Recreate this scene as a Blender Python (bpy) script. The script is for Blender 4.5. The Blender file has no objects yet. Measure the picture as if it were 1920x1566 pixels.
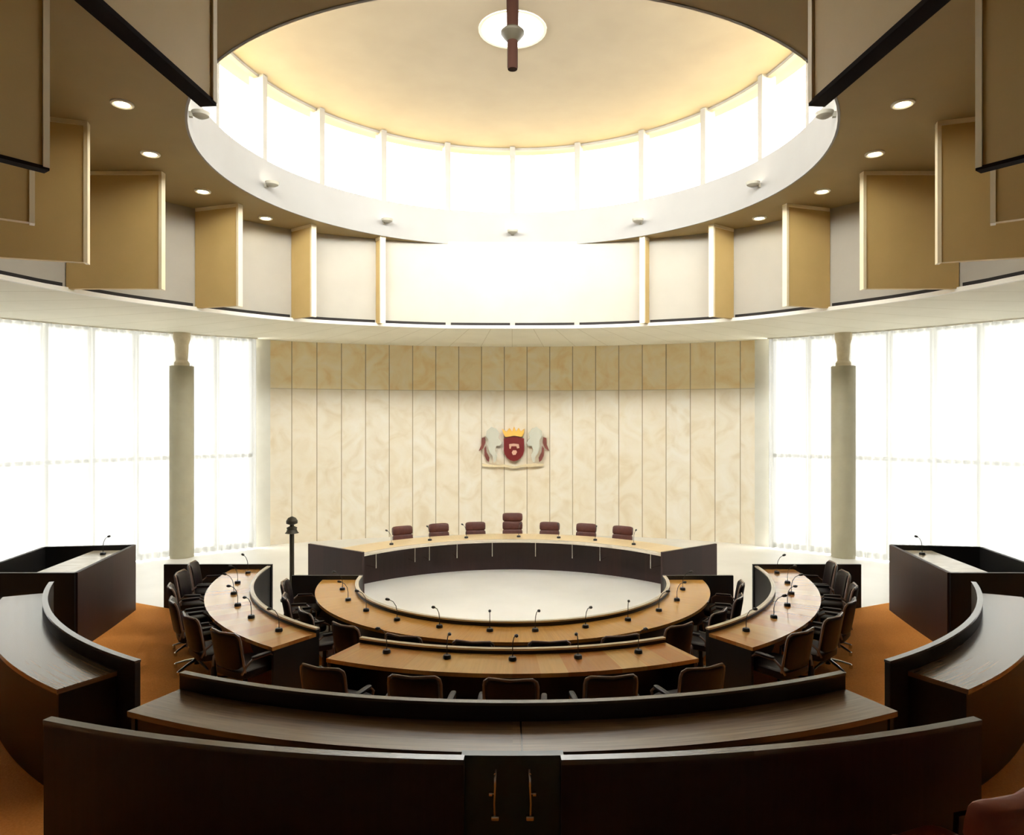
import bpy, math, random
from math import sin, cos, pi, radians as R_, degrees, atan2, sqrt
from mathutils import Vector, Matrix

random.seed(7)
sc = bpy.context.scene
col = sc.collection

# ------------------------------------------------------------------ camera
CY, CZ, F = 11.0, 3.35, 1280.0          # distance to the centre of the rings, eye height, focal length in pixels
cam_d = bpy.data.cameras.new('camera')
cam = bpy.data.objects.new('camera', cam_d)
col.objects.link(cam)
cam.location = (0, -CY, CZ)
cam.rotation_euler = (pi / 2, 0, 0)
cam_d.sensor_fit = 'HORIZONTAL'
cam_d.sensor_width = 36
cam_d.lens = 36 * F / 1920
cam_d.clip_start = 0.05
cam_d.clip_end = 200
cam_d.shift_x = -1 / 1920
sc.camera = cam

# ------------------------------------------------------------------ sky and exposure
w = bpy.data.worlds.new('sky')
sc.world = w
w.use_nodes = True
bg = w.node_tree.nodes['Background']
bg.inputs[0].default_value = (1.0, 0.985, 0.955, 1)
# overcast sky, bright lobe added behind the camera to light the far wall
nt = w.node_tree
_tc = nt.nodes.new('ShaderNodeTexCoord')
_dp = nt.nodes.new('ShaderNodeVectorMath'); _dp.operation = 'DOT_PRODUCT'
_dp.inputs[1].default_value = (0.0, -cos(R_(42)), sin(R_(42)))
nt.links.new(_tc.outputs['Generated'], _dp.inputs[0])
_mr = nt.nodes.new('ShaderNodeMapRange')
_mr.interpolation_type = 'SMOOTHERSTEP'
_mr.inputs['From Min'].default_value = 0.0
_mr.inputs['From Max'].default_value = 1.0
_mr.inputs['To Min'].default_value = 5.5
_mr.inputs['To Max'].default_value = 18.5
nt.links.new(_dp.outputs['Value'], _mr.inputs['Value'])
nt.links.new(_mr.outputs[0], bg.inputs[1])
sc.view_settings.view_transform = 'Standard'
sc.view_settings.look = 'None'
sc.view_settings.gamma = 1
sc.view_settings.use_curve_mapping = False
sc.view_settings.exposure = 1.38
sc.cycles.use_denoising = True
sc.cycles.max_bounces = 10
sc.cycles.diffuse_bounces = 6
sc.cycles.glossy_bounces = 4
sc.cycles.transmission_bounces = 6
sc.cycles.transparent_max_bounces = 12
sc.cycles.sample_clamp_indirect = 8
sc.cycles.caustics_reflective = False
sc.cycles.caustics_refractive = False

# ------------------------------------------------------------------ materials
M = {}
def mat(name, color, rough=0.5, metal=0.0, coat=0.0, emit=None, estr=0.0, spec=0.5):
    m = bpy.data.materials.new(name)
    m.use_nodes = True
    b = m.node_tree.nodes['Principled BSDF']
    b.inputs['Base Color'].default_value = (*color, 1)
    b.inputs['Roughness'].default_value = rough
    b.inputs['Metallic'].default_value = metal
    b.inputs['Specular IOR Level'].default_value = spec
    b.inputs['Coat Weight'].default_value = coat
    b.inputs['Coat Roughness'].default_value = 0.15
    if emit:
        b.inputs['Emission Color'].default_value = (*emit, 1)
        b.inputs['Emission Strength'].default_value = estr
    M[name] = m
    return m

def N(m, kind, **kw):
    n = m.node_tree.nodes.new(kind)
    for k, v in kw.items():
        setattr(n, k, v)
    return n
def L(m, a, b):
    m.node_tree.links.new(a, b)
def math_node(m, op, a, b=None):
    n = N(m, 'ShaderNodeMath', operation=op)
    for i, v in enumerate((a, b)):
        if v is None: continue
        if isinstance(v, (int, float)): n.inputs[i].default_value = v
        else: L(m, v, n.inputs[i])
    return n.outputs[0]
def mixc(m, fac, a, b, blend='MIX'):
    n = N(m, 'ShaderNodeMix', data_type='RGBA', blend_type=blend)
    if isinstance(fac, (int, float)): n.inputs[0].default_value = fac
    else: L(m, fac, n.inputs[0])
    for i, v in ((6, a), (7, b)):
        if isinstance(v, tuple): n.inputs[i].default_value = (*v, 1)
        else: L(m, v, n.inputs[i])
    return n.outputs[2]
def ramp(m, x, stops):
    n = N(m, 'ShaderNodeValToRGB')
    L(m, x, n.inputs[0])
    e = n.color_ramp.elements
    while len(e) < len(stops): e.new(0.5)
    for i, (p, c) in enumerate(stops):
        e[i].position = p
        e[i].color = (*c, 1)
    return n.outputs[0]

def noisy(name, c1, c2, scale=6, rough=0.6, detail=4, coat=0, bump=0, stretch=(1, 1, 1), metal=0, spec=0.5):
    m = mat(name, c1, rough, metal, coat, spec=spec)
    b = m.node_tree.nodes['Principled BSDF']
    tc = N(m, 'ShaderNodeTexCoord')
    mp = N(m, 'ShaderNodeMapping')
    mp.inputs['Scale'].default_value = stretch
    L(m, tc.outputs['Object'], mp.inputs['Vector'])
    nz = N(m, 'ShaderNodeTexNoise')
    nz.inputs['Scale'].default_value = scale
    nz.inputs['Detail'].default_value = detail
    L(m, mp.outputs[0], nz.inputs['Vector'])
    L(m, ramp(m, nz.outputs[0], [(0.3, c1), (0.7, c2)]), b.inputs['Base Color'])
    if bump:
        bp = N(m, 'ShaderNodeBump')
        bp.inputs['Strength'].default_value = bump
        bp.inputs['Distance'].default_value = 0.01
        L(m, nz.outputs[0], bp.inputs['Height'])
        L(m, bp.outputs[0], b.inputs['Normal'])
    return m

def wood(name, c1, c2, seg=0.3, rough=0.3, coat=0.3, along=True, grain=1.0, seam=False):
    """veneer in segments along U, grain running along U (V when along is False)"""
    m = mat(name, c1, rough, 0, coat)
    b = m.node_tree.nodes['Principled BSDF']
    uv = N(m, 'ShaderNodeUVMap')
    sp = N(m, 'ShaderNodeSeparateXYZ')
    L(m, uv.outputs[0], sp.inputs[0])
    u, v = sp.outputs[0], sp.outputs[1]
    k = math_node(m, 'FLOOR', math_node(m, 'DIVIDE', u, seg))
    wn = N(m, 'ShaderNodeTexWhiteNoise', noise_dimensions='1D')
    L(m, k, wn.inputs['W'])
    base = mixc(m, wn.outputs['Value'], c1, c2)
    cb = N(m, 'ShaderNodeCombineXYZ')
    if along:
        L(m, math_node(m, 'MULTIPLY', u, 1.2), cb.inputs[0]); L(m, math_node(m, 'MULTIPLY', v, 30.0), cb.inputs[1])
    else:
        L(m, math_node(m, 'MULTIPLY', u, 30.0), cb.inputs[0]); L(m, math_node(m, 'MULTIPLY', v, 1.2), cb.inputs[1])
    L(m, k, cb.inputs[2])
    nz = N(m, 'ShaderNodeTexNoise')
    nz.inputs['Scale'].default_value = 1.5
    nz.inputs['Detail'].default_value = 5
    L(m, cb.outputs[0], nz.inputs['Vector'])
    g = ramp(m, nz.outputs[0], [(0.3, (1 - 0.35 * grain,) * 3), (0.7, (1.0, 1.0, 1.0))])
    c = mixc(m, 1.0, base, g, 'MULTIPLY')
    if seam:
        s = math_node(m, 'LESS_THAN', math_node(m, 'ABSOLUTE', math_node(m, 'SUBTRACT', u, 0.06)), 0.006)
        c = mixc(m, s, c, (0.02, 0.01, 0.008))
    L(m, c, b.inputs['Base Color'])
    return m

noisy('marble_floor', (0.80, 0.79, 0.75), (0.88, 0.87, 0.83), 0.8, 0.22)
noisy('carpet', (0.74, 0.29, 0.055), (0.86, 0.36, 0.08), 60, 0.95, bump=0.4)
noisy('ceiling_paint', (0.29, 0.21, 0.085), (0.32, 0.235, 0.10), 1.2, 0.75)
noisy('soffit_paint', (0.74, 0.71, 0.58), (0.79, 0.76, 0.63), 1.2, 0.7)
noisy('drum_plaster', (0.34, 0.30, 0.24), (0.37, 0.33, 0.265), 1.4, 0.85)
noisy('drum_band', (0.27, 0.26, 0.245), (0.29, 0.28, 0.265), 1.4, 0.7)
noisy('mullion_paint', (0.30, 0.28, 0.24), (0.33, 0.31, 0.27), 3, 0.6)
noisy('upper_wall', (0.40, 0.37, 0.31), (0.43, 0.40, 0.335), 1.5, 0.8)
noisy('fin_paint', (0.56, 0.40, 0.155), (0.60, 0.43, 0.175), 2.0, 0.6)
noisy('fin_edge', (0.80, 0.70, 0.48), (0.84, 0.74, 0.52), 3.0, 0.5)
noisy('rear_wall', (0.05, 0.03, 0.02), (0.07, 0.04, 0.025), 2.0, 0.7)
noisy('frame_paint', (0.62, 0.60, 0.52), (0.66, 0.64, 0.56), 3.0, 0.5)
noisy('column_paint', (0.36, 0.33, 0.23), (0.40, 0.37, 0.26), 3.0, 0.55)
noisy('bracket_concrete', (0.62, 0.54, 0.38), (0.70, 0.62, 0.46), 9.0, 0.8)
mat('slot_black', (0.012, 0.008, 0.007), 0.8)
noisy('dark_leather', (0.006, 0.004, 0.005), (0.011, 0.005, 0.006), 20, 0.45, bump=0.15, spec=0.35)
noisy('brown_leather', (0.075, 0.017, 0.009), (0.11, 0.026, 0.013), 14, 0.5, bump=0.2)
noisy('red_leather', (0.24, 0.05, 0.022), (0.29, 0.07, 0.03), 14, 0.45, bump=0.2)
mat('chrome', (0.72, 0.68, 0.62), 0.18, 1.0)
mat('tube_lacquer', (0.20, 0.14, 0.12), 0.25, 0.0, 0.5)
mat('black_metal', (0.012, 0.012, 0.012), 0.35)
mat('mast_brown', (0.018, 0.006, 0.003), 0.85, spec=0.1)
mat('shade_brown', (0.012, 0.006, 0.004), 0.9, spec=0.1)  # shade painted as near-black brown, for the undersides of the nearest fins
mat('bronze', (0.03, 0.024, 0.012), 0.55, 0.2)
mat('downlight_glow', (1, 0.95, 0.8), 0.5, emit=(1.0, 0.86, 0.55), estr=14.0)
mat('uplight_glow', (1, 0.95, 0.8), 0.5, emit=(1.0, 0.92, 0.75), estr=5.0)
mat('uplight_body', (0.33, 0.31, 0.25), 0.5)
mat('white_trim', (0.82, 0.80, 0.72), 0.5)
wood('dark_wood', (0.0075, 0.0075, 0.0075), (0.011, 0.009, 0.009), 0.9, 0.5, 0.0, along=False, grain=0.8)
wood('red_wood', (0.026, 0.009, 0.009), (0.040, 0.013, 0.011), 0.55, 0.5, 0.0, along=False, grain=0.8)
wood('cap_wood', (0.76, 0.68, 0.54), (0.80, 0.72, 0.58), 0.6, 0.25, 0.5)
wood('dark_cap', (0.10, 0.085, 0.075), (0.13, 0.11, 0.095), 0.6, 0.25, 0.6)
wood('oak_top', (0.60, 0.29, 0.06), (0.66, 0.35, 0.085), 0.45, 0.24, 0.6, along=False, grain=0.5)
wood('block_top', (0.72, 0.42, 0.13), (0.56, 0.21, 0.05), 0.27, 0.20, 1.0, along=False, grain=0.4)
wood('outer_top', (0.22, 0.14, 0.085), (0.26, 0.16, 0.095), 3.0, 0.26, 0.5, grain=1.2, seam=True)
wood('pale_top', (0.72, 0.54, 0.28), (0.76, 0.58, 0.31), 0.5, 0.3, 0.3, along=False, grain=0.3)
mat('shield_red', (0.17, 0.006, 0.005), 0.4)
mat('crown_gold', (0.85, 0.50, 0.10), 0.4)
mat('supporter_grey', (0.58, 0.57, 0.47), 0.6)
mat('emblem_maroon', (0.20, 0.05, 0.035), 0.5)
mat('emblem_pale', (0.72, 0.42, 0.30), 0.5)
mat('ribbon_tan', (0.72, 0.60, 0.38), 0.6)
mat('gate_green', (0.010, 0.032, 0.026), 0.4, coat=0.3)
mat('paper_white', (0.75, 0.77, 0.75), 0.35)

# stone slabs (UV in metres: u along the wall, v height)
m = mat('stone', (0.8, 0.7, 0.5), 0.45)
b = m.node_tree.nodes['Principled BSDF']
uv = N(m, 'ShaderNodeUVMap'); sp = N(m, 'ShaderNodeSeparateXYZ'); L(m, uv.outputs[0], sp.inputs[0])
u, v = sp.outputs[0], sp.outputs[1]
SLAB = 13.0 * R_(2.94)
ku = math_node(m, 'DIVIDE', u, SLAB)
cell = math_node(m, 'FLOOR', ku)
row = math_node(m, 'GREATER_THAN', v, 4.12)
wn = N(m, 'ShaderNodeTexWhiteNoise', noise_dimensions='2D')
cb = N(m, 'ShaderNodeCombineXYZ'); L(m, cell, cb.inputs[0]); L(m, row, cb.inputs[1]); L(m, cb.outputs[0], wn.inputs['Vector'])
cb2 = N(m, 'ShaderNodeCombineXYZ'); L(m, u, cb2.inputs[0]); L(m, v, cb2.inputs[1]); L(m, math_node(m, 'MULTIPLY', wn.outputs['Value'], 40.0), cb2.inputs[2])
nz = N(m, 'ShaderNodeTexNoise'); nz.inputs['Scale'].default_value = 1.6; nz.inputs['Detail'].default_value = 6; nz.inputs['Distortion'].default_value = 1.2
L(m, cb2.outputs[0], nz.inputs['Vector'])
low = ramp(m, nz.outputs[0], [(0.30, (0.70, 0.60, 0.44)), (0.50, (0.78, 0.71, 0.58)), (0.68, (0.81, 0.76, 0.66))])
upp = ramp(m, nz.outputs[0], [(0.30, (0.82, 0.62, 0.32)), (0.50, (0.88, 0.76, 0.50)), (0.68, (0.90, 0.82, 0.64))])
c = mixc(m, row, low, upp)
c = mixc(m, math_node(m, 'MULTIPLY', wn.outputs['Value'], 0.25), c, (0.74, 0.58, 0.34))
fr = math_node(m, 'FRACT', ku)
j = math_node(m, 'LESS_THAN', math_node(m, 'MINIMUM', fr, math_node(m, 'SUBTRACT', 1.0, fr)), 0.017)
c = mixc(m, j, c, (0.34, 0.28, 0.17))
j2 = math_node(m, 'LESS_THAN', math_node(m, 'ABSOLUTE', math_node(m, 'SUBTRACT', v, 4.12)), 0.012)
c = mixc(m, math_node(m, 'MULTIPLY', j2, 0.4), c, (0.34, 0.28, 0.17))
L(m, c, b.inputs['Base Color'])

# soffit with faint radiating joints
m = M['soffit_paint']; b = m.node_tree.nodes['Principled BSDF']
uv = N(m, 'ShaderNodeUVMap'); sp = N(m, 'ShaderNodeSeparateXYZ'); L(m, uv.outputs[0], sp.inputs[0])
fr = math_node(m, 'FRACT', math_node(m, 'DIVIDE', sp.outputs[0], 6.0 * pi / 180))
j = math_node(m, 'LESS_THAN', fr, 0.02)
src = b.inputs['Base Color'].links[0].from_socket
L(m, mixc(m, j, src, (0.60, 0.56, 0.42)), b.inputs['Base Color'])

# clear pane: lets daylight through, reflects faintly
m = bpy.data.materials.new('glass'); m.use_nodes = True; M['glass'] = m
m.node_tree.nodes.remove(m.node_tree.nodes['Principled BSDF'])
out = m.node_tree.nodes['Material Output']
tr = N(m, 'ShaderNodeBsdfTransparent'); gl = N(m, 'ShaderNodeBsdfGlossy'); gl.inputs['Roughness'].default_value = 0.05
tr.inputs[0].default_value = (0.96, 0.98, 0.97, 1)
lw = N(m, 'ShaderNodeLayerWeight'); lw.inputs[0].default_value = 0.5
fac = math_node(m, 'MULTIPLY', math_node(m, 'POWER', lw.outputs['Facing'], 5.0), 0.4)
mx = N(m, 'ShaderNodeMixShader'); L(m, fac, mx.inputs[0]); L(m, tr.outputs[0], mx.inputs[1]); L(m, gl.outputs[0], mx.inputs[2]); L(m, mx.outputs[0], out.inputs[0])

def cloth(name, colr, thru, tl=1.0):
    m = bpy.data.materials.new(name); m.use_nodes = True; M[name] = m
    m.node_tree.nodes.remove(m.node_tree.nodes['Principled BSDF'])
    out = m.node_tree.nodes['Material Output']
    a = N(m, 'ShaderNodeBsdfTranslucent'); a.inputs[0].default_value = (*(k * tl for k in colr), 1)
    t = N(m, 'ShaderNodeBsdfTransparent'); d = N(m, 'ShaderNodeBsdfDiffuse'); d.inputs[0].default_value = (*colr, 1)
    m1 = N(m, 'ShaderNodeMixShader'); m1.inputs[0].default_value = 0.35; L(m, a.outputs[0], m1.inputs[1]); L(m, d.outputs[0], m1.inputs[2])
    m2 = N(m, 'ShaderNodeMixShader'); m2.inputs[0].default_value = thru; L(m, m1.outputs[0], m2.inputs[1]); L(m, t.outputs[0], m2.inputs[2])
    L(m, m2.outputs[0], out.inputs[0])
cloth('sheer', (0.88, 0.88, 0.85), 0.035, 0.15)
cloth('opal', (0.85, 0.84, 0.82), 0.0)

# ------------------------------------------------------------------ mesh builder
def P(r, th, z=0.0, c=(0, 0)):
    """point at radius r, angle th (degrees, 0 = towards the camera, + = right)"""
    t = R_(th)
    return (c[0] + r * sin(t), c[1] - r * cos(t), z)

class MB:
    def __init__(s):
        s.v = []; s.f = []; s.uv = []
    def face(s, pts, uvs=None):
        i = len(s.v)
        s.v += [tuple(p) for p in pts]
        s.f.append(list(range(i, i + len(pts))))
        s.uv.append(uvs or [(p[0], p[1]) for p in pts])
    def box(s, x0, x1, y0, y1, z0, z1, M4=None):
        c = [(x0, y0, z0), (x1, y0, z0), (x1, y1, z0), (x0, y1, z0), (x0, y0, z1), (x1, y0, z1), (x1, y1, z1), (x0, y1, z1)]
        for q, k in (((0, 3, 2, 1), 0), ((4, 5, 6, 7), 0), ((0, 1, 5, 4), 1), ((1, 2, 6, 5), 2), ((2, 3, 7, 6), 1), ((3, 0, 4, 7), 2)):
            uvs = [(c[i][0], c[i][1]) if k == 0 else (c[i][0], c[i][2]) if k == 1 else (c[i][1], c[i][2]) for i in q]
            pts = [c[i] for i in q]
            if M4: pts = [tuple(M4 @ Vector(p)) for p in pts]
            s.face(pts, uvs)
        return s
    def wall(s, a, b_, t, z0, z1):
        """upright slab from a to b (xy), thickness t centred"""
        a = Vector(a); b_ = Vector(b_); d = b_ - a; l = d.length; ang = atan2(d.y, d.x)
        mt = Matrix.Translation((a.x, a.y, 0)) @ Matrix.Rotation(ang, 4, 'Z')
        return s.box(0, l, -t / 2, t / 2, z0, z1, mt)
    def ring(s, r0, r1, a0, a1, z0, z1, step=2.0, c=(0, 0), zf=None):
        """annular sector; r0/r1 numbers or functions of angle"""
        n = max(1, int(abs(a1 - a0) / step + 0.5))
        A = [a0 + (a1 - a0) * i / n for i in range(n + 1)]
        f0 = r0 if callable(r0) else (lambda a: r0)
        f1 = r1 if callable(r1) else (lambda a: r1)
        full = abs(abs(a1 - a0) - 360) < 1e-6
        rm = f1((a0 + a1) / 2)
        for i in range(n):
            p, q = A[i], A[i + 1]
            a_, b_, c_, d_ = f0(p), f1(p), f1(q), f0(q)
            up, uq = R_(p) * rm, R_(q) * rm
            s.face([P(a_, p, z1, c), P(b_, p, z1, c), P(c_, q, z1, c), P(d_, q, z1, c)], [(up, a_), (up, b_), (uq, c_), (uq, d_)])
            s.face([P(a_, p, z0, c), P(d_, q, z0, c), P(c_, q, z0, c), P(b_, p, z0, c)], [(up, a_), (uq, d_), (uq, c_), (up, b_)])
            s.face([P(b_, p, z0, c), P(c_, q, z0, c), P(c_, q, z1, c), P(b_, p, z1, c)], [(up, z0), (uq, z0), (uq, z1), (up, z1)])
            if a_ > 1e-6:
                s.face([P(a_, p, z0, c), P(a_, p, z1, c), P(d_, q, z1, c), P(d_, q, z0, c)], [(up, z0), (up, z1), (uq, z1), (uq, z0)])
        if not full:
            for a, fl in ((a0, 0), (a1, 1)):
                x, y = f0(a), f1(a)
                pts = [P(x, a, z0, c), P(y, a, z0, c), P(y, a, z1, c), P(x, a, z1, c)]
                uvs = [(x, z0), (y, z0), (y, z1), (x, z1)]
                if fl: pts.reverse(); uvs.reverse()
                s.face(pts, uvs)
        return s
    def sheet(s, r, a0, a1, z0, z1, step=2.0, c=(0, 0), rows=1):
        n = max(1, int(abs(a1 - a0) / step + 0.5))
        fr = r if callable(r) else (lambda a: r)
        for i in range(n):
            p = a0 + (a1 - a0) * i / n; q = a0 + (a1 - a0) * (i + 1) / n
            for k in range(rows):
                za = z0 + (z1 - z0) * k / rows; zb = z0 + (z1 - z0) * (k + 1) / rows
                s.face([P(fr(p), p, za, c), P(fr(q), q, za, c), P(fr(q), q, zb, c), P(fr(p), p, zb, c)])
        return s
    def tube(s, pts, r, n=8, closed_ends=True):
        pts = [Vector(p) for p in pts]
        rr = r if isinstance(r, (list, tuple)) else [r] * len(pts)
        T = []
        for i in range(len(pts)):
            a = pts[max(i - 1, 0)]; b_ = pts[min(i + 1, len(pts) - 1)]
            T.append((b_ - a).normalized())
        ref = Vector((0, 0, 1)) if abs(T[0].z) < 0.9 else Vector((1, 0, 0))
        nrm = T[0].cross(ref).normalized()
        rings = []
        for i, p in enumerate(pts):
            nrm = (nrm - T[i] * nrm.dot(T[i])).normalized()
            bi = T[i].cross(nrm)
            rings.append([p + (nrm * cos(2 * pi * k / n) + bi * sin(2 * pi * k / n)) * rr[i] for k in range(n)])
        for i in range(len(pts) - 1):
            for k in range(n):
                k2 = (k + 1) % n
                s.face([rings[i][k], rings[i][k2], rings[i + 1][k2], rings[i + 1][k]])
        if closed_ends:
            s.face(list(reversed(rings[0]))); s.face(rings[-1])
        return s
    def lathe(s, prof, n=16, at=(0, 0, 0)):
        for i in range(len(prof) - 1):
            (ra, za), (rb, zb) = prof[i], prof[i + 1]
            for k in range(n):
                a, b_ = 2 * pi * k / n, 2 * pi * (k + 1) / n
                q = []
                for r_, z_, t in ((ra, za, a), (ra, za, b_), (rb, zb, b_), (rb, zb, a)):
                    p = (at[0] + r_ * cos(t), at[1] + r_ * sin(t), at[2] + z_)
                    if not q or (Vector(q[-1]) - Vector(p)).length > 1e-7: q.append(p)
                if (Vector(q[0]) - Vector(q[-1])).length < 1e-7: q.pop()
                if len(q) > 2: s.face(q)
        return s
    def prism(s, poly, y0, y1):
        """polygon in XZ extruded along y"""
        n = len(poly)
        ar = sum(poly[i][0] * poly[(i + 1) % n][1] - poly[(i + 1) % n][0] * poly[i][1] for i in range(n))
        if ar < 0: poly = poly[::-1]
        s.face([(x, y0, z) for x, z in poly])
        s.face([(x, y1, z) for x, z in reversed(poly)])
        for i in range(n):
            a, b_ = poly[i], poly[(i + 1) % n]
            s.face([(a[0], y0, a[1]), (a[0], y1, a[1]), (b_[0], y1, b_[1]), (b_[0], y0, b_[1])])
        return s
    def pad(s, cx, cy, cz, sx, sy, sz, e=0.35, nu=20, nv=12, bend=0.0, M4=None):
        """rounded cushion (superellipsoid)"""
        def sg(x, p): return math.copysign(abs(x) ** p, x)
        g = []
        for i in range(nv + 1):
            ph = -pi / 2 + pi * i / nv
            row_ = []
            for k in range(nu):
                t = 2 * pi * k / nu
                x = sg(cos(ph), e) * sg(cos(t), e) * sx; y = sg(cos(ph), e) * sg(sin(t), e) * sy; z = sg(sin(ph), e) * sz
                y += bend * (x / sx) ** 2
                p = Vector((cx + x, cy + y, cz + z))
                if M4: p = M4 @ p
                row_.append(tuple(p))
            g.append(row_)
        for i in range(nv):
            for k in range(nu):
                k2 = (k + 1) % nu
                if i == 0: s.face([g[0][0], g[1][k2], g[1][k]])
                elif i == nv - 1: s.face([g[i][k], g[i][k2], g[nv][0]])
                else: s.face([g[i][k], g[i][k2], g[i + 1][k2], g[i + 1][k]])
        return s
    def build(s, name, material, parent=None, smooth=True, weld=True):
        me = bpy.data.meshes.new(name)
        off = Vector(parent.get('_o', (0, 0, 0))) if parent is not None else Vector((0, 0, 0))
        me.from_pydata([tuple(Vector(p) - off) for p in s.v], [], s.f)
        uvl = me.uv_layers.new(name='UVMap')
        k = 0
        for uvs in s.uv:
            for q in uvs:
                uvl.data[k].uv = q; k += 1
        me.materials.append(M[material] if isinstance(material, str) else material)
        if weld:
            import bmesh
            bm = bmesh.new(); bm.from_mesh(me)
            bmesh.ops.remove_doubles(bm, verts=bm.verts, dist=1e-5)
            bmesh.ops.recalc_face_normals(bm, faces=bm.faces)
            bm.to_mesh(me); bm.free()
        if smooth:
            me.shade_smooth()
            me.set_sharp_from_angle(angle=R_(32))
        o = bpy.data.objects.new(name, me)
        col.objects.link(o)
        if parent is not None: o.parent = parent
        if parent is not None and parent.type == 'MESH' and '_o' in parent: o['_o'] = parent['_o']
        elif parent is not None: o['_o'] = tuple(off)
        return o

def tag(o, label, cat, group=None):
    o['label'] = label; o['category'] = cat
    if group: o['group'] = group
    return o
def struct(o):
    o['kind'] = 'structure'; return o
def empty(name, loc=(0, 0, 0)):
    o = bpy.data.objects.new(name, None)
    o.empty_display_size = 0.1
    col.objects.link(o)
    o.location = loc
    o['_o'] = tuple(loc)
    return o
def local_root(name):
    """an Empty whose parts are modelled about its own origin"""
    o = empty(name); o['_o'] = (0, 0, 0); return o
def copy_tree(o, parent=None):
    c = o.copy(); col.objects.link(c)
    if parent is not None: c.parent = parent
    for ch in list(o.children): copy_tree(ch, c)
    return c
ORD = ['first', 'second', 'third', 'fourth', 'fifth', 'sixth', 'seventh', 'eighth', 'ninth', 'tenth', 'eleventh', 'twelfth']

# ------------------------------------------------------------------ the room shell
WC, WR = (0, -4.4), 13.0            # outer wall circle
SOF, CEI, ROOF = 5.38, 7.30, 9.60   # soffit, upper ceiling, top of the lantern
OR = 4.75                           # radius of the round opening
tab = [(0, 4.55), (18, 4.73), (36.2, 5.08), (53.7, 5.69), (71.9, 6.29), (90.4, 7.18), (97.6, 7.58), (108, 8.24), (126, 9.37), (144, 10.36), (162, 11.0), (180, 11.25)]
def slot_r(th):
    """distance from the centre to the upper wall; th measured from the camera side"""
    phi = 180 - abs(((th + 180) % 360) - 180)
    for (a, ra), (b_, rb) in zip(tab, tab[1:]):
        if a <= phi <= b_:
            i = tab.index((a, ra))
            pa = tab[i - 1][1] if i else tab[1][1]
            pb = tab[i + 2][1] if i + 2 < len(tab) else ra
            t = (phi - a) / (b_ - a)
            return 0.5 * ((2 * ra) + (-pa + rb) * t + (2 * pa - 5 * ra + 4 * rb - pb) * t * t + (-pa + 3 * ra - 3 * rb + pb) * t ** 3) if i else ra + (rb - ra) * t * t
    return tab[-1][1]

struct(MB().ring(0, WR + 0.6, 0, 360, -0.2, 0.0, 4, WC).build('floor', 'marble_floor'))
# carpeted tiers on the camera side of the hall
def tier(prof, a0, a1, name):
    mb = MB()
    n = int((a1 - a0) / 2)
    for i in range(n):
        p = a0 + (a1 - a0) * i / n; q = a0 + (a1 - a0) * (i + 1) / n
        for (ra, za), (rb, zb) in zip(prof, prof[1:]):
            mb.face([P(ra, p, za), P(rb, p, zb), P(rb, q, zb), P(ra, q, za)])
    for a in (a0, a1):
        mb.face([P(r_, a, z_) for r_, z_ in prof])
    return struct(mb.build(name, 'carpet', smooth=False))
tier([(3.05, 0.001), (3.05, 0.006), (3.84, 0.006), (3.84, 0.24), (5.35, 0.24), (6.15, 0.38), (7.74, 0.38), (7.74, 0.001)], -90, 90, 'floor')
tier([(7.74, 0.005), (7.74, 0.83), (9.4, 0.83), (9.4, 0.005)], -62, 62, 'floor')

# outer wall ring: th measured from the camera side, 180 = far centre
S0, J0 = 29.4, 31.0
struct(MB().ring(WR, WR + 0.3, 180 - S0, 180 + S0, 0, SOF + 0.1, 0.98, WC).build('wall_far', 'stone'))
for s, nm in ((-1, 'left'), (1, 'right')):
    struct(MB().ring(WR - 0.12, WR + 0.3, 180 - s * S0, 180 - s * J0, 0, SOF + 0.1, 0.8, WC).build('trim_1' if s < 0 else 'trim_2', 'frame_paint'))
RE = 63.0
struct(MB().ring(WR, WR + 0.3, -(180 - RE), 180 - RE, 0, SOF + 0.1, 4, WC).build('wall_rear', 'rear_wall'))
bays = 8
for s, nm in ((-1, 1), (1, 2)):
    fr = MB()
    g = MB()
    for i in range(bays + 1):
        a = J0 + (RE - J0) * i / bays
        th = 180 - s * a
        fr.ring(WR + 0.02, WR + 0.18, th - 0.22, th + 0.22, 0, SOF + 0.1, 1, WC)
    for z in (0.0, 2.32, SOF - 0.04):
        fr.ring(WR + 0.02, WR + 0.18, 180 - s * J0, 180 - s * RE, z, z + 0.09, 2, WC)
    o = struct(fr.build('window_%d' % nm, 'frame_paint'))
    g.sheet(WR + 0.1, 180 - s * J0, 180 - s * RE, 0.05, SOF, 2, WC)
    g.build('pane', 'glass', o)
# soffit between the upper wall and the windows
mb = MB()
n = 120
for i in range(n):
    p, q = 360 * i / n, 360 * (i + 1) / n
    def outer(t):
        # outer wall distance from the ring centre
        k = R_(t); d = (sin(k), -cos(k))
        bq = d[1] * (-WC[1]) * -1
        # |r*d - WC| = WR+0.35
        bb = -2 * (d[0] * WC[0] + d[1] * WC[1]); cc = WC[0] ** 2 + WC[1] ** 2 - (WR + 0.35) ** 2
        return (-bb + sqrt(bb * bb - 4 * cc)) / 2
    for za in (SOF, SOF + 0.1):
        mb.face([P(slot_r(p), p, za), P(outer(p), p, za), P(outer(q), q, za), P(slot_r(q), q, za)],
                [(R_(p), 0), (R_(p), 1), (R_(q), 1), (R_(q), 0)])
struct(mb.build('ceiling', 'soffit_paint', weld=False))
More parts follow.
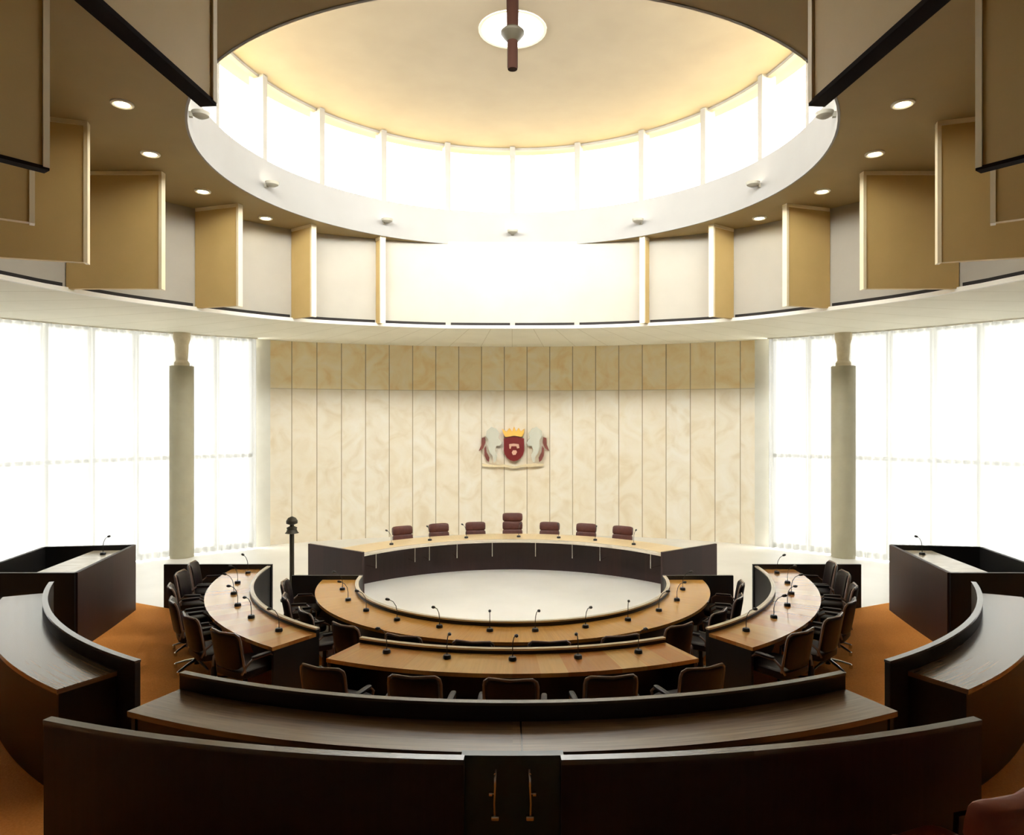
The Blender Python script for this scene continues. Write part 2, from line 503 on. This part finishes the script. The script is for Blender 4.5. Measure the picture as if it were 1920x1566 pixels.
# little lip under the slot, upper wall and the dark slot
struct(MB().ring(lambda a: slot_r(a) - 0.06, lambda a: slot_r(a) + 0.02, 0, 360, SOF - 0.01, SOF + 0.06, 3).build('trim_3', 'white_trim'))
struct(MB().ring(lambda a: slot_r(a), lambda a: slot_r(a) + 0.15, 0, 360, SOF + 0.03, CEI + 0.05, 3).build('wall_upper', 'upper_wall'))
sl = MB()
for k in range(20):
    sl.ring(lambda a: slot_r(a) - 0.012, lambda a: slot_r(a) + 0.005, 18 * k + 0.7, 18 * k + 17.3, SOF + 0.06, SOF + 0.125, 3)
o = sl.build('trim_4', 'slot_black'); struct(o)
# upper ceiling with the round opening, lantern drum, lantern roof
struct(MB().ring(OR + 0.012, 12.2, 0, 360, CEI, CEI + 0.12, 3).build('ceiling', 'ceiling_paint'))
struct(MB().ring(OR, OR + 0.3, 0, 360, CEI + 0.13, 8.06, 3).build('wall_drum', 'drum_band'))
struct(MB().ring(OR - 0.02, OR + 0.012, 0, 360, CEI - 0.008, CEI + 0.14, 3).build('trim_5', 'drum_band'))
struct(MB().ring(0.54, OR + 0.55, 0, 360, ROOF, ROOF + 0.15, 3).build('ceiling', 'drum_plaster'))
for k in range(20):
    a = 18 * k
    fr = MB()
    fr.ring(OR, OR + 0.30, a - 0.75, a + 0.75, 8.06, ROOF, 1.5)
    fr.ring(OR + 0.1, OR + 0.2, a + 0.75, a + 17.25, 8.06, 8.11, 3)
    fr.ring(OR + 0.1, OR + 0.2, a + 0.75, a + 17.25, ROOF - 0.05, ROOF, 3)
    o = struct(fr.build('window_%d' % (k + 3), 'mullion_paint'))
    MB().sheet(OR + 0.15, a + 0.75, a + 17.25, 8.11, ROOF - 0.05, 3).build('pane', 'glass', o)
o = MB().ring(0, 0.54, 0, 360, ROOF + 0.05, ROOF + 0.07, 12).build('rooflight', 'opal')
tag(o, 'small round opal rooflight in the middle of the lantern ceiling', 'rooflight')
MB().ring(0.50, 0.55, 0, 360, ROOF - 0.015, ROOF + 0.04, 12).build('rim', 'white_trim', o)

# ------------------------------------------------------------------ curtains
for s in (-1, 1):
    def cr(a):
        d = abs(180 - a) if a <= 180 else abs(a - 180)
        x = d * 13 * pi / 180
        return WR - 0.32 + 0.045 * sin(x * 34) + 0.018 * sin(x * 11.3 + 1)
    mb = MB()
    a0, a1 = 180 - s * (J0 + 0.1), 180 - s * (RE - 0.5)
    nn = 900
    for i in range(nn):
        p = a0 + (a1 - a0) * i / nn; q = a0 + (a1 - a0) * (i + 1) / nn
        mb.face([P(cr(p), p, 0.03, WC), P(cr(q), q, 0.03, WC), P(cr(q), q, SOF - 0.03, WC), P(cr(p), p, SOF - 0.03, WC)])
    o = mb.build('sheer_curtain', 'sheer')
    tag(o, 'white pleated sheer curtain across the tall windows %s of the stone wall' % ('left' if s < 0 else 'right'), 'curtain', 'sheer curtains along the window wall')
    MB().ring(WR - 0.36, WR - 0.28, 180 - s * J0, 180 - s * RE, SOF - 0.03, SOF, 2, WC).build('curtain_track', 'white_trim', o)

# ------------------------------------------------------------------ columns
for s in (-1, 1):
    u = 16.4
    X, Y = s * 0.4845 * u, u - CY
    t = empty('round_column', (X, Y, 0))
    tag(t, 'round olive grey column before the curtain %s of the stone wall' % ('left' if s < 0 else 'right'), 'column', 'columns in front of the curtains')
    MB().lathe([(0, 0), (0.27, 0), (0.27, 4.58), (0, 4.58)], 32, (X, Y, 0)).build('shaft', 'column_paint', t)
    MB().lathe([(0.0, 4.58), (0.17, 4.58), (0.17, 4.66), (0.13, 4.72), (0.145, 4.9), (0.15, 5.1), (0.19, 5.24), (0.19, SOF), (0, SOF)], 24, (X, Y, 0)).build('bracket', 'bracket_concrete', t)

# ------------------------------------------------------------------ hanging fins under the upper ceiling
def inner_r(phi):
    c_ = -1.1; k = cos(R_(phi))
    return c_ * k + sqrt(c_ * c_ * k * k - c_ * c_ + 5.78 ** 2)
names = {2: 'narrowest pair flanking the far wall', 3: '', 4: '', 5: '', 6: '', 7: '', 8: '', 9: ''}
for s in (-1, 1):
    side = 'left' if s < 0 else 'right'
    for k in range(2, 10):
        phi = 18 * k
        th = s * (180 - phi)
        ri, ro = inner_r(phi), slot_r(th)
        pin = Vector(P(ri, th)[:2]); pout = Vector(P(ro, th)[:2])
        if k == 9:
            pin = Vector((s * 2.0, -6.57)); pout = Vector((s * 2.3, -10.3))
        base = (pin.x, pin.y, SOF + 0.02)
        t = empty('ceiling_fin', base)
        lab = {2: 'narrow cream ceiling fin nearest the far centre, %s side',
               3: 'cream ceiling fin, second from the far centre on the %s',
               4: 'tan ceiling fin, third from the far centre on the %s',
               5: 'broad tan square ceiling fin left and right of the opening, %s one',
               6: 'tall tan ceiling fin partly behind a nearer one, %s side',
               7: 'brownish ceiling fin seen as a small strip at the %s edge',
               8: 'large dark brown ceiling fin in the upper %s corner',
               9: 'nearest, darkest ceiling fin cutting across the upper %s of the round opening'}[k] % side
        if k == 5: lab = 'broad tan square ceiling fin on the %s, level with the opening' % side
        tag(t, lab, 'ceiling fin', 'radial fins around the round opening')
        zb = SOF + 0.04
        MB().wall(pin, pout, 0.09, zb, CEI - 0.06).build('panel', 'fin_paint', t)
        d = (pout - pin).normalized()
        MB().wall(pin - d * 0.05, pin - d * 0.002, 0.12, zb - 0.01, CEI - 0.06).build('edge_strip', 'fin_edge', t)
        MB().wall(pin - d * 0.05, pout - d * 0.02, 0.13, CEI - 0.06, CEI).build('top_rail', 'fin_edge', t)
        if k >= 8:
            MB().wall(pin - d * 0.05, pout - d * 0.02, 0.11, zb - 0.03, zb).build('underside_shade', 'shade_brown', t)  # dark strip stands in for the unlit bottom face of the fin

# downlights in the upper ceiling
for s in (-1, 1):
    side = 'left' if s < 0 else 'right'
    for i, phi in enumerate((63, 80.6, 98.4, 116.3)):
        p = P(5.47, s * (180 - phi))
        t = empty('downlight', (p[0], p[1], CEI))
        tag(t, 'recessed round ceiling downlight, %s from the far end on the %s' % (ORD[i], side), 'downlight', 'downlights around the round opening')
        MB().lathe([(0.09, -0.002), (0.135, -0.002), (0.135, -0.02), (0.115, -0.03), (0.09, -0.02), (0.09, -0.002)], 24, (p[0], p[1], CEI)).build('trim_ring', 'white_trim', t)
        MB().lathe([(0, -0.012), (0.09, -0.012), (0.09, -0.001), (0, -0.001)], 24, (p[0], p[1], CEI)).build('lamp', 'downlight_glow', t)

# small uplights on the lantern band
for th in (180, 144, -144, 108, -108, 72, -72):
    q = P(OR - 0.012, th)
    a = R_(th)
    t = empty('uplight', (q[0], q[1], 7.6))
    where = {180: 'at the far middle', 144: 'second to the right of the far middle', -144: 'second to the left of the far middle'}.get(th)
    side = 'right' if th > 0 else 'left'
    if th == 180: lab = 'small bowl uplight on the lantern band at the far middle'
    elif abs(th) == 144: lab = 'small bowl uplight on the lantern band, next %s of the middle one' % side
    elif abs(th) == 108: lab = 'small bowl uplight on the lantern band, second %s of the middle one' % side
    else: lab = 'small bowl uplight on the lantern band at its %s end' % side
    tag(t, lab, 'uplight', 'uplights on the lantern band')
    c0 = P(OR - 0.15, th)
    MB().lathe([(0, -0.05), (0.06, -0.045), (0.11, -0.015), (0.125, 0.03), (0.118, 0.03), (0.10, -0.005), (0, -0.02)], 20, (c0[0], c0[1], 7.6)).build('bowl', 'uplight_body', t)
    MB().lathe([(0, -0.002), (0.08, -0.002), (0.08, 0.01), (0, 0.01)], 16, (c0[0], c0[1], 7.6)).build('lamp', 'uplight_glow', t)
    MB().wall(P(OR - 0.05, th)[:2], P(OR + 0.0, th)[:2], 0.06, 7.55, 7.62).build('arm', 'uplight_body', t)

# dark mast hanging in the lantern
t = empty('hanging_mast', (0, -1, ROOF))
tag(t, 'dark brown round mast hanging down through the lantern before the rooflight', 'hanging mast')
MB().lathe([(0, 8.45), (0.07, 8.45), (0.077, 8.48), (0.077, 8.95), (0.086, 9.0), (0.09, ROOF), (0, ROOF)], 24, (0, -1, 0)).build('rod', 'mast_brown', t)
MB().lathe([(0.078, 8.86), (0.12, 8.90), (0.172, 8.97), (0.172, 9.0), (0.13, 9.04), (0.085, 9.05)], 24, (0, -1, 0)).build('collar', 'bronze', t)

# ------------------------------------------------------------------ curved desks
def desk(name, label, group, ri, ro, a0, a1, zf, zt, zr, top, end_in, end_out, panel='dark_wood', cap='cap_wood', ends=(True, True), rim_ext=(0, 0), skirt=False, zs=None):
    am = (a0 + a1) / 2
    zs = zf if zs is None else zs
    t = empty(name, P((ri + ro) / 2, am, zf))
    tag(t, label, 'desk', group)
    b0, b1 = a0 - rim_ext[0], a1 + rim_ext[1]
    scn = MB().ring(ri - 0.045, ri, b0, b1, zs, zr - 0.02, 1.5).build('front_screen', panel, t)
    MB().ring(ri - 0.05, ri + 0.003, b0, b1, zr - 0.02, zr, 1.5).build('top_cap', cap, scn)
    dt = MB().ring(ri, ro, a0, a1, zt - 0.04, zt, 1.5).build('desktop', top, t)
    if skirt:
        MB().ring(ro - 0.06, ro - 0.03, a0 + 0.6, a1 - 0.6, zf, zt - 0.04, 1.5).build('back_panel', panel, t)
    for a, on, e in ((a0, ends[0], 1), (a1, ends[1], -1)):
        if not on: continue
        pa = Vector(P(ri, a + e * 0.3)[:2]); pb = Vector(P(ro - 0.02, a + e * 0.3)[:2])
        MB().wall(pa, pb, 0.04, zf, zt - 0.04).build('end_panel', panel, t)
    return t

# inner ring
t = desk('ring_desk', 'innermost half round desk with orange oak top around the white floor', 'curved council desks',
         2.47, 3.06, -90, 90, 0, 0.735, 0.80, 'oak_top', 0, 0, ends=(False, False))
for s in (-1, 1):
    MB().box(min(s * 2.42, s * 3.56), max(s * 2.42, s * 3.56), 0.0, 0.05, 0, 0.80).build('end_panel', 'dark_wood', t)
# second ring: front piece and two side pieces
desk('ring_desk', 'front desk of the second ring with checkered oak blocks on its top', 'curved council desks',
     3.95, 4.49, -24.9, 24.9, 0.24, 0.905, 0.96, 'block_top', 0, 0)
for s in (-1, 1):
    side = 'left' if s < 0 else 'right'
    a0, a1 = (-90, -34.3) if s < 0 else (34.3, 90)
    t = desk('ring_desk', '%s side desk of the second ring, oak top shining white' % side, 'curved council desks',
             3.95, 4.53, a0, a1, 0.24, 0.905, 0.96, 'block_top', 0, 0, ends=(s > 0, s < 0))
    MB().box(min(s * 3.88, s * 5.62), max(s * 3.88, s * 5.62), 0.0, 0.05, 0.0, 0.98).build('end_panel', 'dark_wood', t)
# outer ring
desk('ring_desk', 'long brown front desk of the outer ring behind a low dark screen', 'curved council desks',
     6.24, 6.68, -24.6, 24.6, 0.38, 1.23, 1.36, 'outer_top', 0, 0, cap='dark_cap', skirt=True)
for s in (-1, 1):
    side = 'left' if s < 0 else 'right'
    a0, a1 = (-64, -32) if s < 0 else (32, 64)
    desk('ring_desk', '%s side desk of the outer ring with a pale shining top' % side, 'curved council desks',
         6.24, 6.70, a0, a1, 0.38, 1.23, 1.36, 'outer_top', 0, 0, cap='dark_cap', skirt=True, rim_ext=(0, 2.4) if s < 0 else (2.4, 0))

# public barrier behind the outer ring
for s in (-1, 1):
    side = 'left' if s < 0 else 'right'
    a0, a1 = (-19.4, -1.75) if s < 0 else (1.75, 19.4)
    t = empty('barrier', P(7.69, (a0 + a1) / 2, 0.38))
    tag(t, 'tall curved dark wood barrier in the foreground, %s half' % side, 'barrier', 'foreground barriers')
    pn = MB().ring(7.67, 7.71, a0, a1, 0.38, 1.675, 1.5).build('panel', 'red_wood', t)
    MB().ring(7.665, 7.715, a0, a1, 1.675, 1.70, 1.5).build('top_cap', 'dark_cap', pn)
t = empty('gate', P(7.62, 0, 0.38))
tag(t, 'dark green gate with two chrome pulls in the gap of the foreground barrier', 'gate')
lf = MB().ring(7.58, 7.63, -1.9, 1.9, 0.38, 1.68, 1).build('leaf', 'gate_green', t)
for s in (-1, 1):
    x = s * 0.085; y = -7.66
    h = MB().tube([(x - s * 0.004, y, 1.63), (x, y - 0.012, 1.59), (x, y - 0.012, 1.55)], 0.007, 8)
    h.tube([(x, y - 0.012, 1.55), (x + s * 0.004, y - 0.014, 1.47), (x + s * 0.002, y - 0.014, 1.41)], 0.006, 8)
    h.pad(x, y - 0.014, 1.40, 0.02, 0.012, 0.012)
    h.pad(x + s * 0.022, y - 0.012, 1.515, 0.009, 0.009, 0.009)
    h.tube([(x, y - 0.012, 1.515), (x + s * 0.022, y - 0.012, 1.515)], 0.004, 6)
    h.tube([(x, y - 0.012, 1.61), (x, y + 0.03, 1.61)], 0.006, 6)
    h.build('pull_handle', 'chrome', t)

# press boxes at both ends of the outer ring
for s in (-1, 1):
    side = 'left' if s < 0 else 'right'
    A, B, C_, D = Vector((s * 5.6, -2.25)), Vector((s * 5.92, -0.32)), Vector((s * 7.2, -0.50)), Vector((s * 6.95, -2.25))
    t = empty('press_box', ((A.x + C_.x) / 2, -1.3, 0.40))
    tag(t, 'dark boxed-in desk with raised sides beyond the %s outer desk' % side, 'press box', 'boxed-in desks')
    zb, zt = 0.30, 1.36
    MB().wall(A, B, 0.05, zb, zt).build('inner_panel', 'red_wood', t)
    MB().wall(B, C_, 0.05, zb, zt).build('far_panel', 'dark_wood', t)
    MB().wall(C_, D, 0.05, zb, zt).build('outer_panel', 'dark_wood', t)
    MB().wall(A, D, 0.05, zb, zt).build('near_panel', 'dark_wood', t)
    mb = MB()
    q = [(s * 5.66, -2.2), (s * 5.93, -0.40), (s * 6.48, -0.44), (s * 6.30, -2.2)]
    if s < 0: q.reverse()
    mb.face([(x, y, 1.29) for x, y in q]); mb.face([(x, y, 1.25) for x, y in reversed(q)])
    for i in range(4):
        a_, b_ = q[i], q[(i + 1) % 4]
        mb.face([(a_[0], a_[1], 1.25), (b_[0], b_[1], 1.25), (b_[0], b_[1], 1.29), (a_[0], a_[1], 1.29)])
    mb.build('desktop', 'cap_wood', t)

# presiding desk at the far side
t = empty('presiding_desk', (0, 4.0, 0))
tag(t, 'presiding desk, long shallow arc with pale top and dark front below the stone wall', 'desk')
E = 55.3
MB().ring(4.05, 4.11, 180 - E, 180 + E, 0, 0.71, 2).build('front_panel', 'red_wood', t)
dt = MB().ring(3.56, 4.28, 180 - E, 180 + E, 0.71, 0.75, 2).build('desktop', 'pale_top', t)
MB().ring(3.52, 3.56, 180 - E, 180 + E, 0.69, 0.755, 2).build('front_edge', 'cap_wood', dt)
for s in (-1, 1):
    a = 180 - s * (E + 0.4)
    MB().wall(Vector(P(3.42, a)[:2]), Vector(P(4.98, a)[:2]), 0.05, 0, 0.80).build('end_panel', 'red_wood', t)
for x in (705, 778, 805, 857, 923, 1004, 1073, 1125, 1220):
    k = (x - 961) / F
    # on the circle r=3.72 beyond the centre: x = k*(11+y)
    aa = 1 + k * k; bb = 2 * k * k * CY; cc = k * k * CY * CY - 3.72 ** 2
    y = (-bb + sqrt(bb * bb - 4 * aa * cc)) / (2 * aa)
    X = k * (CY + y)
    MB().tube([(X, y, 0.71), (X, y, 0.36)], 0.011, 8).tube([(X, y, 0.37), (X * 1.09, y * 1.09, 0.37)], 0.009, 6).build('support_bar', 'chrome', t)

# ------------------------------------------------------------------ chairs
def chair(name, leather, frame, tall=False, framed=True, pads=1):
    t = local_root(name)
    MB().pad(0, 0.02, 0.44, 0.25, 0.25, 0.055, 0.4).build('seat', leather, t)
    tilt = Matrix.Translation((0, -0.22, 0.46)) @ Matrix.Rotation(R_(10), 4, 'X')
    if framed:
        back = MB().pad(0, 0, 0.23, 0.215, 0.035, 0.195, 0.3, bend=0.05, M4=tilt).build('backrest', leather, t)
        pts = []
        for x, z in ((-0.232, 0.0), (-0.232, 0.35), (-0.222, 0.395), (-0.19, 0.425), (0, 0.43), (0.19, 0.425), (0.222, 0.395), (0.232, 0.35), (0.232, 0.0)):
            pts.append(tilt @ Vector((x, 0.05 * (x / 0.215) ** 2 - 0.012, z)))
        MB().tube(pts, 0.014, 8).build('back_frame', frame, back)
    else:
        back = MB().pad(0, 0, 0.16, 0.235, 0.055, 0.135, 0.35, bend=0.06, M4=tilt)
        back.pad(0, 0, 0.37, 0.235, 0.06, 0.105, 0.4, bend=0.06, M4=tilt)
        if tall: back.pad(0, 0, 0.565, 0.235, 0.06, 0.10, 0.4, bend=0.06, M4=tilt)
        back.build('backrest', leather, t)
    for s in (-1, 1):
        ar = MB().tube([(s * 0.24, -0.22, 0.46), (s * 0.275, -0.19, 0.55), (s * 0.28, -0.12, 0.60), (s * 0.28, 0.10, 0.60), (s * 0.275, 0.17, 0.55), (s * 0.25, 0.16, 0.42)], 0.013, 8).build('armrest', frame, t)
        MB().pad(s * 0.28, -0.01, 0.617, 0.028, 0.12, 0.014, 0.5, 12, 6).build('arm_pad', leather, ar)
    MB().lathe([(0, 0.06), (0.035, 0.06), (0.035, 0.22), (0.024, 0.24), (0.024, 0.40), (0, 0.40)], 12).build('column', 'black_metal', t)
    for k in range(5):
        a = 2 * pi * k / 5 + pi / 2
        lg = MB().tube([(0.03 * cos(a), 0.03 * sin(a), 0.11), (0.16 * cos(a), 0.16 * sin(a), 0.085), (0.28 * cos(a), 0.28 * sin(a), 0.05)], [0.022, 0.018, 0.013], 8)
        lg.lathe([(0, 0.0), (0.02, 0.005), (0.022, 0.03), (0.018, 0.052), (0, 0.055)], 8, (0.28 * cos(a), 0.28 * sin(a), 0))
        lg.build('leg', 'chrome' if framed else 'black_metal', t)
    return t
proto = {}
def place(kind, args, r, th, z, label, group, turn=0.0):
    if kind not in proto:
        t = chair(*args); proto[kind] = t
    else:
        t = copy_tree(proto[kind])
    x, y, _ = P(r, th)
    t.location = (x, y, z)
    t.rotation_euler = (0, 0, R_(th + turn))
    tag(t, label, 'chair', group)
    return t
DK = ('swivel_chair', 'dark_leather', 'tube_lacquer')
for i, th in enumerate([7 + 14 * k for k in range(6)]):
    for s in (-1, 1):
        side = 'left' if s < 0 else 'right'
        place('dark', DK, 3.24, s * th, 0.0,
              'dark swivel chair at the inner ring desk, %s to the %s of centre' % (ORD[i], side), 'chairs around the inner ring desk', random.uniform(-6, 6))
for i, th in enumerate((-19.2, -9.6, 0, 9.6, 19.2)):
    place('dark', DK, 4.93, th, 0.24, 'dark swivel chair behind the checkered front desk, %s from the left' % ORD[i], 'chairs at the front desk of the second ring', random.uniform(-5, 5))
for s in (-1, 1):
    side = 'left' if s < 0 else 'right'
    for i, th in enumerate((38, 47.5, 57, 66.5, 75.5, 83.5)):
        place('dark', DK, 4.66, s * th, 0.24, 'dark swivel chair at the %s side desk of the second ring, %s from front' % (side, ORD[i]), 'chairs at the side desks of the second ring', random.uniform(-7, 7))
for i, dth in enumerate((-30.4, -20.3, -10.2, 0, 10.2, 20.3, 30.4)):
    if dth == 0:
        place('tall', ('presiding_chair', 'brown_leather', 'mast_brown', True, False), 4.66, 180, -0.02 + 0.02, 'tall backed brown leather chair in the middle of the presiding desk', 'brown chairs behind the presiding desk')
    else:
        lr = 'left' if dth < 0 else 'right'
        k = {10.2: 'next', 20.3: 'second', 30.4: 'third'}[abs(dth)]
        place('pres', ('presiding_chair', 'brown_leather', 'mast_brown', False, False), 4.62, 180 - dth, 0.0, 'low backed brown leather chair, %s to the %s of the tall one' % (k, lr), 'brown chairs behind the presiding desk')
# two red seats of the public rows at the lower right corner
for i, (x, y) in enumerate(((2.02, -7.88), (2.68, -7.70))):
    t = place('red', ('public_seat', 'red_leather', 'mast_brown', False, False), 1, 0, 0, 'reddish brown seat at the lower right corner, %s one' % ('left' if i == 0 else 'right'), 'red seats of the public rows')
    t.location = (x, y, 0.83)
    t.rotation_euler = (0, 0, R_(24 - 2 * i))

# ------------------------------------------------------------------ microphones
def mic():
    t = local_root('gooseneck_microphone')
    MB().lathe([(0, 0), (0.042, 0), (0.042, 0.02), (0.034, 0.035), (0, 0.038)], 16).build('base', 'black_metal', t)
    pts = [(0, 0, 0.035), (0, 0, 0.12), (0, -0.015, 0.19), (0, -0.05, 0.245), (0, -0.10, 0.275)]
    MB().tube(pts, 0.0045, 6).build('neck', 'black_metal', t)
    MB().tube([(0, -0.095, 0.273), (0, -0.105, 0.277), (0, -0.135, 0.285), (0, -0.15, 0.287)], [0.009, 0.016, 0.018, 0.010], 10).build('head', 'black_metal', t)
    return t
mproto = mic(); first = [True]
def put_mic(r, th, z, label, group, turn=None):
    t = mproto if first[0] else copy_tree(mproto)
    first[0] = False
    x, y, _ = P(r, th)
    t.location = (x, y, z)
    t.rotation_euler = (0, 0, R_(th + (random.uniform(-45, 45) if turn is None else turn)))
    tag(t, label, 'microphone', group)
    return t
for i, th in enumerate([7 + 14 * k for k in range(6)]):
    for s in (-1, 1):
        side = 'left' if s < 0 else 'right'
        put_mic(2.66, s * (th - 1), 0.735, 'black gooseneck microphone on the inner ring desk, %s to the %s of centre' % (ORD[i], side), 'microphones on the inner ring desk')
for i, th in enumerate((-18.5, -9.3, 0, 9.3, 18.5)):
    put_mic(4.12, th, 0.905, 'black gooseneck microphone on the checkered front desk, %s from the left' % ORD[i], 'microphones on the front desk of the second ring')
for s in (-1, 1):
    side = 'left' if s < 0 else 'right'
    for i, th in enumerate((40, 50, 59, 68, 77, 86)):
        put_mic(4.16, s * th, 0.905, 'black gooseneck microphone on the %s side desk of second ring, %s from front' % (side, ORD[i]), 'microphones on the side desks of the second ring')
    t = put_mic(1, 0, 0, 'black gooseneck microphone standing in the %s boxed-in desk' % side, 'microphones in the boxed-in desks', 0)
    t.location = (s * 6.15, -0.75, 1.29); t.rotation_euler = (0, 0, R_(-s * 70))
for i, dth in enumerate((-40, -27, -15, 2, 15, 27, 40)):
    put_mic(3.85, 180 - dth, 0.75, 'small black gooseneck microphone on the presiding desk, %s from the left' % ORD[i], 'microphones on the presiding desk')

# ------------------------------------------------------------------ mace stand
X, Y = -4.04, 1.5
t = empty('standard_pole', (X, Y, 0))
tag(t, 'dark upright pole with an ornamental finial standing left of the presiding desk', 'standard')
MB().lathe([(0, 0), (0.20, 0), (0.20, 0.03), (0.06, 0.06), (0.05, 0.10), (0, 0.10)], 20, (X, Y, 0)).build('foot', 'bronze', t)
MB().lathe([(0.042, 0.08), (0.042, 1.24), (0, 1.24)], 12, (X, Y, 0)).build('shaft', 'bronze', t)
MB().lathe([(0.04, 1.22), (0.125, 1.235), (0.10, 1.26), (0.085, 1.30), (0.095, 1.335), (0.04, 1.36), (0.035, 1.385), (0.10, 1.41), (0.102, 1.46), (0.07, 1.51), (0.02, 1.535), (0, 1.54)], 16, (X, Y, 0)).build('finial', 'bronze', t)

# ------------------------------------------------------------------ coat of arms on the stone wall
K = 19.5 / F
YW = WC[1] + WR - 0.10
def E2(x, y): return ((x - 961) * K, CZ - (y - 783) * K)
def crop(x, y): return (860 + x / 9.143, 760 + y / 9.143)
def poly(pts): return [E2(*crop(x, y)) for x, y in pts]
cx0, cz0 = E2(962, 843)
t = empty('coat_of_arms', (cx0, YW, cz0))
tag(t, 'small coat of arms with red shield and gold crown on the stone wall', 'coat of arms')
shp = [(775, 570), (870, 545), (950, 535), (1030, 545), (1120, 570), (1122, 780), (1100, 850), (1060, 905), (1000, 945), (945, 958), (885, 940), (830, 900), (790, 840), (775, 780)]
sh = MB().prism(poly(shp), YW - 0.10, YW + 0.02).build('shield', 'shield_red', t, smooth=False)
MB().prism(poly([(865, 665), (940, 655), (1030, 665), (1040, 730), (1000, 740), (990, 700), (905, 700), (890, 745), (870, 740)]), YW - 0.13, YW - 0.09).prism(poly([(910, 810), (930, 770), (985, 770), (1000, 800), (975, 845), (930, 850)]), YW - 0.13, YW - 0.09).build('charge', 'emblem_pale', sh, smooth=False)
MB().prism(poly([(800, 545), (760, 470), (745, 400), (820, 455), (870, 390), (915, 450), (950, 360), (985, 450), (1030, 385), (1065, 450), (1130, 400), (1115, 480), (1085, 540), (950, 520)]), YW - 0.11, YW + 0.02).build('crown', 'crown_gold', t, smooth=False)
for s in (-1, 1):
    def mx_(pts): return [(950 + s * (950 - x) * -1 if s > 0 else x, y) for x, y in pts] if s < 0 else [(1900 - x, y) for x, y in pts]
    body = [(480, 440), (560, 370), (640, 400), (700, 480), (680, 560), (740, 640), (700, 700), (650, 690), (620, 780), (660, 860), (640, 950), (600, 990), (590, 880), (540, 820), (510, 720), (520, 600), (470, 530)]
    su = MB().prism(poly(mx_(body)), YW - 0.08, YW + 0.02).build('supporter', 'supporter_grey', t, smooth=False)
    MB().prism(poly(mx_([(400, 560), (450, 545), (460, 640), (420, 740), (345, 785), (390, 680)])), YW - 0.09, YW + 0.0).prism(poly(mx_([(440, 740), (470, 690), (480, 800), (530, 900), (520, 970), (480, 940), (445, 860)])), YW - 0.09, YW).build('tail', 'emblem_maroon', su, smooth=False)
MB().prism(poly([(400, 1000), (600, 1030), (760, 1010), (950, 1050), (1140, 1010), (1300, 1000), (1460, 1000), (1440, 1040), (1250, 1055), (1130, 1050), (950, 1090), (770, 1050), (600, 1065), (420, 1045)]), YW - 0.06, YW + 0.02).build('ribbon', 'ribbon_tan', t, smooth=False)

for o in bpy.data.objects:
    if '_o' in o: del o['_o']
